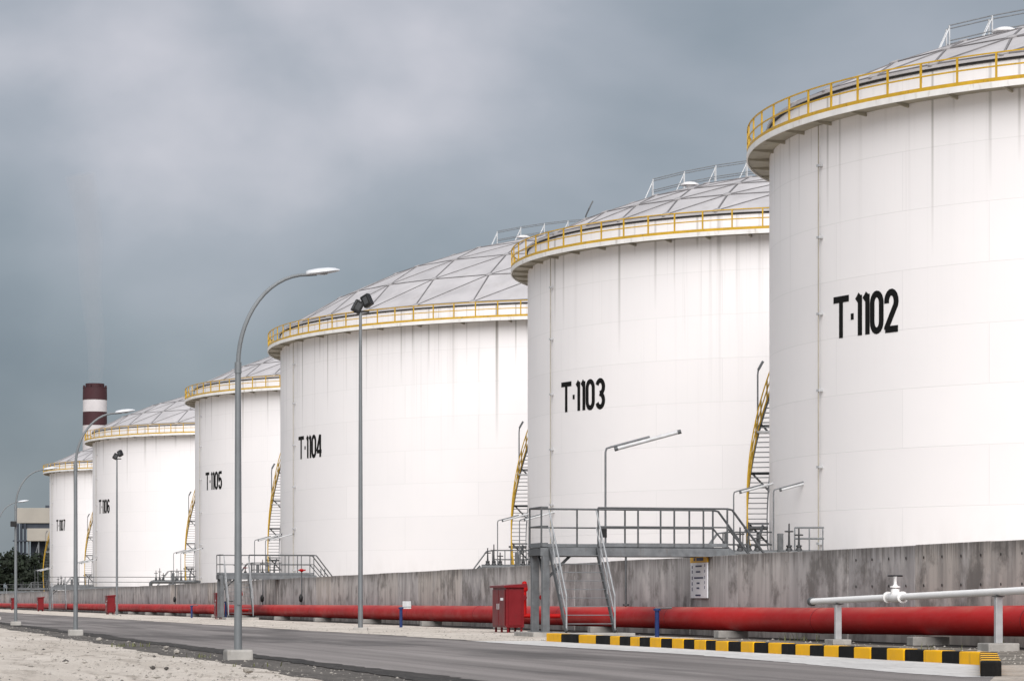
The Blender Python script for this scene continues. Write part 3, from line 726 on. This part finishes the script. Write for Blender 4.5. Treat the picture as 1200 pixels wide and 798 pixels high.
# ------------------------------------------------------------------ valve platforms, manifolds and lights at the stair foot of each tank
def valve_station(num, x, y, sc, lights):
    """x, y: foot of the spiral stair; local x runs to the right in the photograph"""
    T = thing('valve_platform', 'small railed steel valve platform at the stair foot of tank T-%d' % num, 'platform', (x, y, 0), -YAW, 'valve platforms beside the tanks')
    Z = 2.95
    for px in (-1.35, .3, 1.95):
        for py in (-1.0, .6): MB().bar((px,py,0),(px,py,Z-.1),.10).build('leg', M['galv'], T, 0)
    MB().cbox(-1.45,2.05,-1.1,.7,Z-.12,Z,.01).build('deck', M['galvd'], T, 0)
    for px in (-1.4,-.65,.1,.85,1.4,2.0):
        MB().bar((px,-1.05,Z),(px,-1.05,Z+1.1),.055).build('post', M['galvd'], T, 0)
    for py in (-.4,.65):
        for px in (-1.4, 2.0): MB().bar((px,py,Z),(px,py,Z+1.1),.055).build('post', M['galvd'], T, 0)
    for hh in (.55, 1.1):
        MB().tube([(2.0,.65,Z+hh),(2.0,-1.05,Z+hh),(-1.4,-1.05,Z+hh),(-1.4,.65,Z+hh)], .035, 6).build('rail', M['galvd'], T)
    # ladder rails sloping down on the left
    for py in (-1.0,-.2):
        MB().tube([(-1.4,py,Z+1.1),(-1.75,py,Z+1.05),(-3.2,py,Z-.9)], .035, 6).build('stair_hand_rail', M['galv'], T)
        MB().bar((-1.45,py,Z-.05),(-3.2,py,.2),.05,.18).build('stringer', M['galv'], T, 0)
    for k in range(1, 9): MB().box(-1.45-.2*k-.1,-1.45-.2*k+.1,-.97,-.23,Z-.29*k-.03,Z-.29*k).build('tread', M['galvl'], T, 0)
    # valves
    V = thing('valve_manifold', 'cluster of dark valves and pipes at the stair foot of tank T-%d' % num, 'valves', (x-2.95, y-10.5, 0), -YAW, 'valve clusters beside the tanks')
    hdr = MB(); hdr.tube([(-1.6,0,2.9),(2.4,0,2.9),(2.6,.2,2.9),(2.7,1.4,2.9)], .17, 12)
    hdr.tube([(-1.6,0,2.9),(-1.75,0,2.8),(-1.8,0,0)], .17, 12); hdr.tube([(1.6,0,2.9),(1.6,0,0)], .13, 12); hdr.build('header_pipe', M['galvd'], V)
    for k, px in enumerate((-1.25,-.9,-.55,.75,1.15)):
        hh = (1.0,1.2,.75,1.15,.95)[k]
        b = MB(); b.lathe([(.07,-.1),(.13,-.05),(.14,.08),(.09,.18),(.12,.20),(.12,.26),(.05,.28),(.035,hh*.7),(.03,hh),(.001,hh)], 12, c=(px,0,3.0)).build('valve', M['valvegrey'], V, 40)
        wv = MB(); wv.tube([(px+.16*math.cos(q*PI/6), .16*math.sin(q*PI/6), 3.0+hh*.72) for q in range(12)], .028, 6, closed=True)
        for q in range(3): wv.tube([(px,0,3.0+hh*.72),(px+.16*math.cos(q*2.09),.16*math.sin(q*2.09),3.0+hh*.72)], .02, 5)
        wv.build('handwheel', M['redcab'] if (num == 1104 and k == 2) else M['valvegrey'], V)
    MB().cbox(.28,.50,-.2,.15,2.2,3.75,.02).build('actuator_box', M['galvd'], V, 0)
    for k, (d, dy, zb, h, ln) in enumerate(lights):
        lx, ly = off(x, y, d)
        tube_light(lx, ly+dy, zb, h, ['tube light on the taller bent pole beside the stair of tank T-%d','tube light on the shorter bent pole beside the stair of tank T-%d'][k] % num, ln)
for num, cx, cy, R, *_r in TANKS:
    tt = math.radians(_r[4]); x = cx + (R+1.3)*math.cos(tt); y = cy + (R+1.3)*math.sin(tt)
    valve_station(num, x + .3, y - 1.2, 1, [(-1.45,-1.5,2.95,2.9,1.9), (-1.35,-6.5,0.0,5.75,1.9)])

# railing beside T-1102 at the foot of the shell
rl = thing('shell_railing', 'short two-bar railing at the foot of tank T-1102', 'railing', (38.1, 105.95, 0), -YAW)
for px in (0,.6,1.15): MB().bar((px,0,0),(px,0,4.0),.055).build('post', M['galv'], rl, 0)
for hh in (3.55,4.0): MB().tube([(0,0,hh),(1.2,0,hh)], .04, 6).build('rail', M['galv'], rl)

# ------------------------------------------------------------------ street lamps
def street_lamp():
    T = thing('street_lamp', '', 'street lamp', (0,0,0), 0, 'street lamps along the road')
    MB().tube([(0,0,.10),(0,0,.16),(0,0,4.85)], [.066,.066,.048], 14).build('pole', M['lamppole'], T)
    MB().tube([(0,0,4.68),(0,0,4.86)], [.058,.056], 14).build('collar', M['lamppole'], T)
    P = []
    for k in range(15):
        u = k/14; a = PI*.5*u
        P.append((1.15*(1-math.cos(a))*1.0, 0, 4.8+1.52*math.sin(a)*1.0))
    P.append((1.30,0,6.335))
    MB().tube(P, [.038-.012*min(1,i/14) for i in range(16)], 10).build('arm', M['lamppole'], T)
    hd = MB()   # cobra head: loft of flattened ellipses
    secs = [(1.12,.03,.045,0),(1.16,.085,.06,0.005),(1.30,.125,.075,.012),(1.48,.135,.07,.022),(1.60,.10,.05,.03),(1.68,.03,.02,.036)]
    v = []; n = 14
    for x, wy, wz_, dz in secs:
        for k in range(n):
            a = 2*PI*k/n; zz = math.sin(a)*wz_
            v.append((x, math.cos(a)*wy, 6.33+(x-1.12)*.10+dz*.6+(zz if zz > 0 else zz*.45)))
    f = [(i*n+k, i*n+(k+1)%n, (i+1)*n+(k+1)%n, (i+1)*n+k) for i in range(len(secs)-1) for k in range(n)]
    f += [tuple(range(n-1,-1,-1)), tuple((len(secs)-1)*n+k for k in range(n))]
    h = hd.add(v, [q[::-1] for q in f]).build('lamp_head', M['lamphead'], T, 50)
    MB().lathe([(.001,-.035),(.06,-.032),(.095,-.015),(.10,.02)], 12, c=(1.40,0,6.36)).build('lens', M['glass'], h, 50)
    MB().cbox(-.03,.03,-.078,-.070,.9,1.25,.003).build('access_door', M['lamppole'], T, 0)
    return T
def plinth(x, y, lab):
    tag(MB().cbox(-.215,.215,-.215,.215,-.05,.17,.035).build('lamp_plinth', M['conc'], None, 0, (x,y,0), random.uniform(-.1,.1)), lab, 'concrete block', 'concrete blocks under the street lamps')
lamp = street_lamp()
for k, (x, y, lab) in enumerate(((6.35,44.4,'nearest grey street lamp with curved arm, in front of T-1105'), (6.55,78.2,'second street lamp, its head over the top of T-1106'), (7.0,112.3,'third street lamp, left of T-1107'), (8.3,149.0,'street lamp of which only the head shows at the left edge'))):
    o = lamp if k == 0 else copy_tree(lamp)
    o.location = (x, y, 0); o['label'] = lab
    plinth(x, y, ['concrete block at the foot of the nearest street lamp','concrete block at the foot of the second street lamp','concrete block at the foot of the third street lamp','concrete block of the street lamp beyond the left edge'][k])
cb = tag(MB().cbox(-.12,.12,-.22,.05,4.0,4.22,.02).bar((0,-.08,4.1),(0,.02,4.1),.06).build('security_camera', M['black'], None, 0, (6.9,112.22,0)), 'small black camera box fixed to the third street lamp', 'camera')

# ------------------------------------------------------------------ floodlight masts
def flood_mast():
    T = thing('floodlight_mast', '', 'floodlight', (0,0,0), -YAW, 'tall floodlight masts on the verge')
    MB().tube([(0,0,.08),(0,0,5.5),(0,0,10.75)], [.085,.07,.05], 12).build('mast', M['lamppole'], T)
    MB().cbox(-.25,.25,-.25,.25,-.05,.09,.02).build('base', M['conc'], T, 0)
    MB().bar((-.22,0,10.78),(.30,0,10.78),.07).build('cross_arm', M['black'], T, 0)
    for sx, z, yaw, r in ((-.10,10.95,.3,.5), (.22,11.15,-.5,-.45)):
        m4 = Matrix.Translation((sx,0,z)) @ Matrix.Rotation(yaw,4,'Z') @ Matrix.Rotation(r,4,'Y')
        h = place('floodlight_head', MB().cbox(-.20,.20,-.13,.13,-.26,.26,.04).mesh('floodlight_head', M['black'], 0), T, mat4=m4)
        MB().cbox(-.10,.10,-.142,-.128,-.16,.16,.004).build('front_glass', M['darkglass'], h, 0)
        for kf in range(4): MB().box(-.16+kf*.1,-.13+kf*.1,.13,.19,-.2,.2).build('cooling_fin', M['black'], h, 0)
    return T
fm = flood_mast(); fm.location = (17.2, 91.1, 0); fm['label'] = 'tall grey mast with two black floodlights in front of T-1104'
for hd_ in fm.children:
    if hd_.name.startswith('floodlight_head'): hd_.scale = (.8, .8, .8)
f2 = copy_tree(fm); f2.location = (18.6, 188.5, 0); f2['label'] = 'tall grey mast with black floodlights in front of T-1106'

# ------------------------------------------------------------------ fire cabinets and hydrants
def cabinet():
    T = thing('fire_cabinet', '', 'cabinet', (0,0,0), 0, 'red fire cabinets along the pipe')
    b = MB(); b.cbox(0,.58,0,1.75,.16,1.40,.012); body = b.build('cabinet_body', M['redcab'], T, 0)
    rf = MB(); rf.add([(-.08,-.08,1.40),(.66,-.08,1.40),(.66,1.83,1.40),(-.08,1.83,1.40),(-.08,-.08,1.46),(.66,-.08,1.52),(.66,1.83,1.52),(-.08,1.83,1.46)], [(3,2,1,0),(4,5,6,7),(0,1,5,4),(1,2,6,5),(2,3,7,6),(3,0,4,7)]).build('cabinet_roof', M['redcab'], T, 0)
    for a in (.06, .90):
        d = MB().cbox(-.028,-.004,a,a+.79,.22,1.34,.008).build('door', M['redcab'], T, 0)
        MB().cbox(-.055,-.03,(.75 if a < .5 else .98),(.79 if a < .5 else 1.02),.72,.90,.006).build('handle', M['galvl'], d, 0)
    MB().cbox(.08,.50,-.022,-.004,.22,1.34,.008).build('side_panel', M['redcab'], T, 0)
    for x in (.05,.48):
        for y in (.05,.85,1.62): MB().box(x,x+.06,y,y+.06,0,.165).build('leg', M['redcab'], T, 0)
    MB().cbox(-.034,-.029,.25,.60,1.0,1.08,.001).build('label_plate', M['signw'], T, 0)
    return T
cab = cabinet()
for k, (x, y, s, lab) in enumerate(((20.1,82.2,1,'nearest red steel fire cabinet beside the crossover platform'), (20.55,152.2,.55,'narrow red cabinet beside the second crossover platform'), (20.3,213,1,'red fire cabinet standing beside the far floodlight mast'), (20.4,290,1,'small looking red fire cabinet by the third platform'), (20.4,335,1,'farthest red fire cabinet near the left edge'))):
    o = cab if k == 0 else copy_tree(cab)
    o.location = (x, y, 0); o.scale = (s,s if s == 1 else .5,1); o['label'] = lab
def hydrant(x, y, lab):
    T = thing('fire_hydrant', lab, 'hydrant', (x, y, 0), 0, 'red hydrants rising from the pipe')
    MB().tube([(PXc-x-.35,0,.5),(-.05,0,.5),(0,0,.55),(0,0,1.35)], .075, 12).build('riser', M['red'], T)
    MB().lathe([(.001,.30),(.07,.28),(.11,.12),(.12,0),(.09,-.05)], 14, c=(0,0,1.35)).build('bonnet', M['red'], T, 40)
    for sy in (-1, 1):
        MB().tube([(0,0,1.12),(-.02,sy*.14,1.12),(-.08,sy*.30,1.10)], .06, 10).build('outlet', M['red'], T)
        MB().lathe([(.001,-.04),(.085,-.04),(.085,.04),(.001,.04)], 12, c=(-.08,sy*.31,1.10), axis='y').build('outlet_cap', M['redcab'], T)
    return T
hydrant(22.2, 88.2, 'red hydrant behind the columns of the nearest platform')
hydrant(22.2, 85.3, 'red hydrant seen between the nearest platform column and stair')
hydrant(22.2, 154.2, 'red hydrant beside the second platform')
def blue_post(x, y, h, lab, plate=False):
    T = thing('blue_marker_post', lab, 'post', (x, y, 0), -YAW, 'blue posts in front of the red pipe')
    MB().tube([(0,0,0),(0,0,h)], .06, 12).build('post', M['blue'], T)
    MB().lathe([(.001,.03),(.10,.03),(.10,-.02),(.06,-.03)], 14, c=(0,0,h)).build('flange_top', M['blue'], T)
    MB().tube([(-.06,0,h+.04),(.40,0,h+.05)], .025, 8).build('lever', M['galvd'], T)
    if plate: MB().cbox(.06,.38,-.02,.0,h-.02,h+.26,.004).build('small_plate', M['galvl'], T, 0)
blue_post(21.6, 71.06, .74, 'blue post with lever in front of the red pipe, near the stair')
blue_post(20.6, 100.9, .72, 'blue post with a small grey plate beside the floodlight mast', True)
blue_post(20.9, 150.9, .95, 'blue post beside the second crossover platform')
blue_post(20.9, 166.0, .70, 'small far blue post in front of the red pipe')
# dark conduits with boxes on the wall
for x, y, zt, lab in ((23.5,80.6,2.4,'straight dark conduit on the wall right of the nearest platform stair'), (23.5,154.4,2.5,'dark conduit with a bulb on the wall behind the second platform stair'), (23.5,141.0,2.62,'dark conduit with a red wheel rising above the wall by the second platform'), (23.5,196,2.8,'thin dark conduit on the far wall near tank T-1106')):
    T = thing('wall_conduit', lab, 'conduit', (x, y, 0))
    MB().tube([(0,0,.80),(0,0,zt)], .035, 8).build('conduit_pipe', M['galvd'], T)
    if y > 90: MB().lathe([(.001,.22),(.06,.2),(.11,.05),(.10,-.12),(.05,-.2),(.001,-.2)], 10, c=(-.04,0,1.15)).build('dark_bulb', M['black'], T, 50)
    else: MB().lathe([(.036,-.03),(.10,-.03),(.10,.03),(.036,.03)], 12, closed=True, c=(0,0,.86)).build('flange', M['galvd'], T)
    if zt == 2.62: MB().tube([(.02+.17*math.cos(k*PI/6),.17*math.sin(k*PI/6),zt) for k in range(12)], .035, 6, closed=True).lathe([(.001,.07),(.09,.06),(.10,-.06),(.036,-.1)], 10, c=(0,0,zt)).build('red_wheel', M['red'], T)

# ------------------------------------------------------------------ far background: chimney, plant building, trees
ch = thing('striped_chimney', 'dark red and white banded industrial chimney behind T-1106', 'chimney', (62.6, 690.1, 0))
z0 = 0
for zt, r0, m in ((35.5,3.25,'chimwhite'),(45.2,3.05,'chimwhite'),(48.6,3.0,'chimred'),(51.6,3.0,'chimwhite'),(54.6,3.0,'chimred')):
    MB().lathe([(r0+(.05 if m=='chimred' else 0),z0+.0),(r0,zt-.003)], 36).build('band', M[m], ch, 40); z0 = zt
MB().lathe([(3.05,54.6),(3.05,54.75),(2.35,54.8),(2.35,55.7),(2.1,55.7),(2.1,54)], 30).build('flue_top', M['chimred'], ch, 40)
for k in range(6):
    a = k*PI/3; MB().box(-.25,.25,-.2,.2,0,.55).build('rim_block', M['chimred'], ch, 0, (2.7*math.cos(a),2.7*math.sin(a),54.72), a)
sv = bpy.data.materials.new('chimney_smoke'); sv.use_nodes = True; svt = sv.node_tree; svt.nodes.clear()
pv = svt.nodes.new('ShaderNodeVolumePrincipled'); pv.inputs['Color'].default_value = (0.85,0.80,0.80,1); pv.inputs['Density'].default_value = 0.028
so = svt.nodes.new('ShaderNodeOutputMaterial'); svt.links.new(pv.outputs[0], so.inputs['Volume'])
tag(MB().tube([(62.6+.4*math.sin(k*.8)-.02*k*k, 690.1, 56+k*4.0) for k in range(14)], [1.9+.16*k for k in range(14)], 14).build('smoke', sv, None, 60), 'faint pale plume of smoke rising from the striped chimney', 'smoke', kind='stuff')
bd = thing('plant_building', 'beige industrial building on dark steel columns behind the trees', 'building', (32.8, 527.5, 0), -YAW)
BW = 26
MB().cbox(.3,BW,0,14,16.0,18.9,.08).build('upper_cladding', M['beige'], bd, 0)
MB().cbox(2.3,BW,-.4,14,12.6,15.0,.08).build('lower_cladding', M['beige'], bd, 0)
MB().cbox(.9,BW-.2,.4,13.8,15.0,16.0,.05).build('window_band', M['plantsteel'], bd, 0)
MB().cbox(2.4,BW-.2,3,13.8,4.0,12.6,.05).build('recessed_wall', M['plantsteel'], bd, 0)
for x in [2.5+1.9*i for i in range(12)]: MB().cbox(x-.12,x+.12,.2,.5,0,12.6,.02).build('column', M['galv'], bd, 0)
for x in [2.5+3.8*i for i in range(5)]:
    MB().bar((x,.35,5),(x+1.9,.35,12.4),.14).build('brace', M['galv'], bd, 0)
for x in (.5,1.2,1.9): MB().tube([(x,-.3,0),(x,-.3,15.9)], .24, 8).build('riser_duct', M['plantsteel'], bd)
for z in (5,7.5,10,12.5): MB().cbox(-.3,2.2,-1.0,1.5,z,z+.25,.02).build('stair_landing', M['plantsteel'], bd, 0)
MB().cbox(5.2,8.2,3,6,18.9,19.5,.05).build('roof_plant', M['plantsteel'], bd, 0)
# dense tree belt that reads as one dark mass
def tree_belt():
    rnd = random.Random(11); v = []; f = []
    cl = []
    x = -90.0
    while x < 95:
        h = rnd.uniform(9.0,10.6); r = rnd.uniform(2.2,3.6); y = 505 - x*.25 + rnd.uniform(-4,4)
        for k in range(rnd.randint(13,17)):
            cl.append((x+rnd.gauss(0,1.4), y+rnd.gauss(0,1.6), rnd.uniform(.8,h-1.2), rnd.uniform(1.0,2.1)))
        cl.append((x, y, h-.9, 1.2)); x += rnd.uniform(1.6,2.6)
    for cx, cy, cz, cr in cl:
        for k in range(95):
            d = Vector((rnd.gauss(0,1),rnd.gauss(0,1),rnd.gauss(0,.8))).normalized()*cr*rnd.uniform(.55,1.08)
            p = Vector((cx,cy,cz))+d; s = rnd.uniform(.2,.45)
            a = Vector((rnd.uniform(-1,1),rnd.uniform(-1,1),rnd.uniform(-1,1))).normalized(); b = a.cross(d.normalized()+Vector((.01,.02,.03))).normalized()
            i = len(v); v += [tuple(p+a*s), tuple(p+b*s*.6), tuple(p-a*s), tuple(p-b*s*.6)]; f.append((i,i+1,i+2,i+3))
    mb = MB(); mb.v = v; mb.f = f
    for cx, cy, cz, cr in cl[::5]:
        mb.tube([(cx,cy,0),(cx+.1,cy,cz)], [.22,.10], 6)
    o = mb.build('tree_belt', M['leaf'], None, 0)
    tag(o, 'dense dark green belt of trees beyond the farthest tank', 'trees', kind='stuff')
tree_belt()

# ------------------------------------------------------------------ stones, gravel, grass
def rock_mesh(seed, mat):
    rnd = random.Random(seed); bm = bmesh.new(); bmesh.ops.create_icosphere(bm, subdivisions=1, radius=1)
    for q in bm.verts: q.co = Vector((q.co.x*rnd.uniform(.7,1.25), q.co.y*rnd.uniform(.7,1.25), q.co.z*rnd.uniform(.45,.8)))
    me = bpy.data.meshes.new('rock'); bm.to_mesh(me); bm.free(); me.materials.append(mat); return me
rm = [rock_mesh(i, M['rock']) for i in range(4)] + [rock_mesh(i+9, M['rockd']) for i in range(3)]
def rock(x, y, s, m, lab): tag(place('rock', rm[m], None, (x,y,s*.35+.03), random.uniform(0,6)), lab, 'rock', 'stones beside the road').scale = (s,s,s)
def gravel(name, n, box, s0, s1, mat, lab, seed, zoff=0.0):
    rnd = random.Random(seed); mb = MB()
    for k in range(n):
        x = rnd.uniform(box[0],box[1]); y = box[2] + (box[3]-box[2])*rnd.random()**1.7; s = rnd.uniform(s0,s1)*(1 if rnd.random() < .9 else 1.9)
        P = [Vector((rnd.uniform(.6,1.3)*c, rnd.uniform(.6,1.3)*d, rnd.uniform(.5,.9)*e_)) for c,d,e_ in ((1,0,0),(-1,0,0),(0,1,0),(0,-1,0),(0,0,1),(0,0,-.4))]
        mb.add([(x+p.x*s, y+p.y*s, zoff+s*.25+p.z*s) for p in P], [(0,2,4),(2,1,4),(1,3,4),(3,0,4),(2,0,5),(1,2,5),(3,1,5),(0,3,5)])
    tag(mb.build(name, mat, None, 0), lab, 'gravel', kind='stuff')
gravel('gravel', 2600, (-6,5.2,24,75), .008, .03, M['rock'], 'pale gravel scattered over the sand in the left foreground', 5, .07)
gravel('dark_gravel', 420, (-6,5.6,26,70), .006, .020, M['rockd'], 'dark gravel scattered over the left sand', 8, .07)
gravel('shoulder_gravel', 900, (5.6,7.0,24,120), .006, .018, M['rock'], 'loose stones along the dark soil shoulder of the road', 6, .0)
gravel('verge_gravel', 1500, (15.4,22.6,64,170), .006, .022, M['rock'], 'loose stones on the sandy verge in front of the pipe', 7, .0)
gravel('kerb_gravel', 1500, (16.7,22.6,38,66), .008, .03, M['rock'], 'loose stones on the soil behind the striped kerb', 9, .0)
for k, (x, y, s, m, lab) in enumerate(((3.3,41.2,.06,4,'dark stone on the sand, left of a pair of stones'),(4.2,37.6,.045,5,'dark stone on the sand, left one of a pair'),(4.35,37.3,.04,6,'dark stone on the sand, right one of a pair'),(5.2,35.4,.08,0,'pale stone on the sand near the soil edge'),(6.3,54.0,.07,1,'pale stone on the shoulder between the first two lamps'),(6.1,66.0,.09,2,'pale stone on the shoulder just before the second lamp'),(5.9,49.0,.07,3,'pale stone on the shoulder behind the nearest lamp'))):
    rock(x, y, s, m, lab)
def grass_tufts(name, spots, lab, hgt, seed):
    rnd = random.Random(seed); mb = MB()
    for x, y, n, r in spots:
        for k in range(n):
            px = x+rnd.gauss(0,r); py = y+rnd.gauss(0,r); a = rnd.uniform(0,6.3); hh = hgt*rnd.uniform(.5,1.2); ww = .012
            dx, dy = math.cos(a), math.sin(a); ln = rnd.uniform(.1,.6)*hh
            mb.add([(px-dy*ww,py+dx*ww,0),(px+dy*ww,py-dx*ww,0),(px+dx*ln*.4+dy*ww*.6,py+dy*ln*.4-dx*ww*.6,hh*.6),(px+dx*ln*.4-dy*ww*.6,py+dy*ln*.4+dx*ww*.6,hh*.6),(px+dx*ln,py+dy*ln,hh)], [(0,1,2,3),(3,2,4)])
    tag(mb.build(name, M['grass'], None, 0), lab, 'grass', kind='stuff')
grass_tufts('kerb_grass', [(17.2,46.2,40,.14),(17.0,47.5,18,.1),(17.3,50.5,16,.12),(18.4,44,14,.2),(17.1,55,12,.15),(22.4,62,20,.3),(22.3,50,16,.2)], 'small tufts of grass growing behind the striped kerb', .22, 3)
grass_tufts('shoulder_grass', [(6.0,58.0,40,.2),(5.9,46.3,10,.2),(5.8,39.5,8,.2)], 'low weeds growing on the dark soil shoulder', .09, 4)
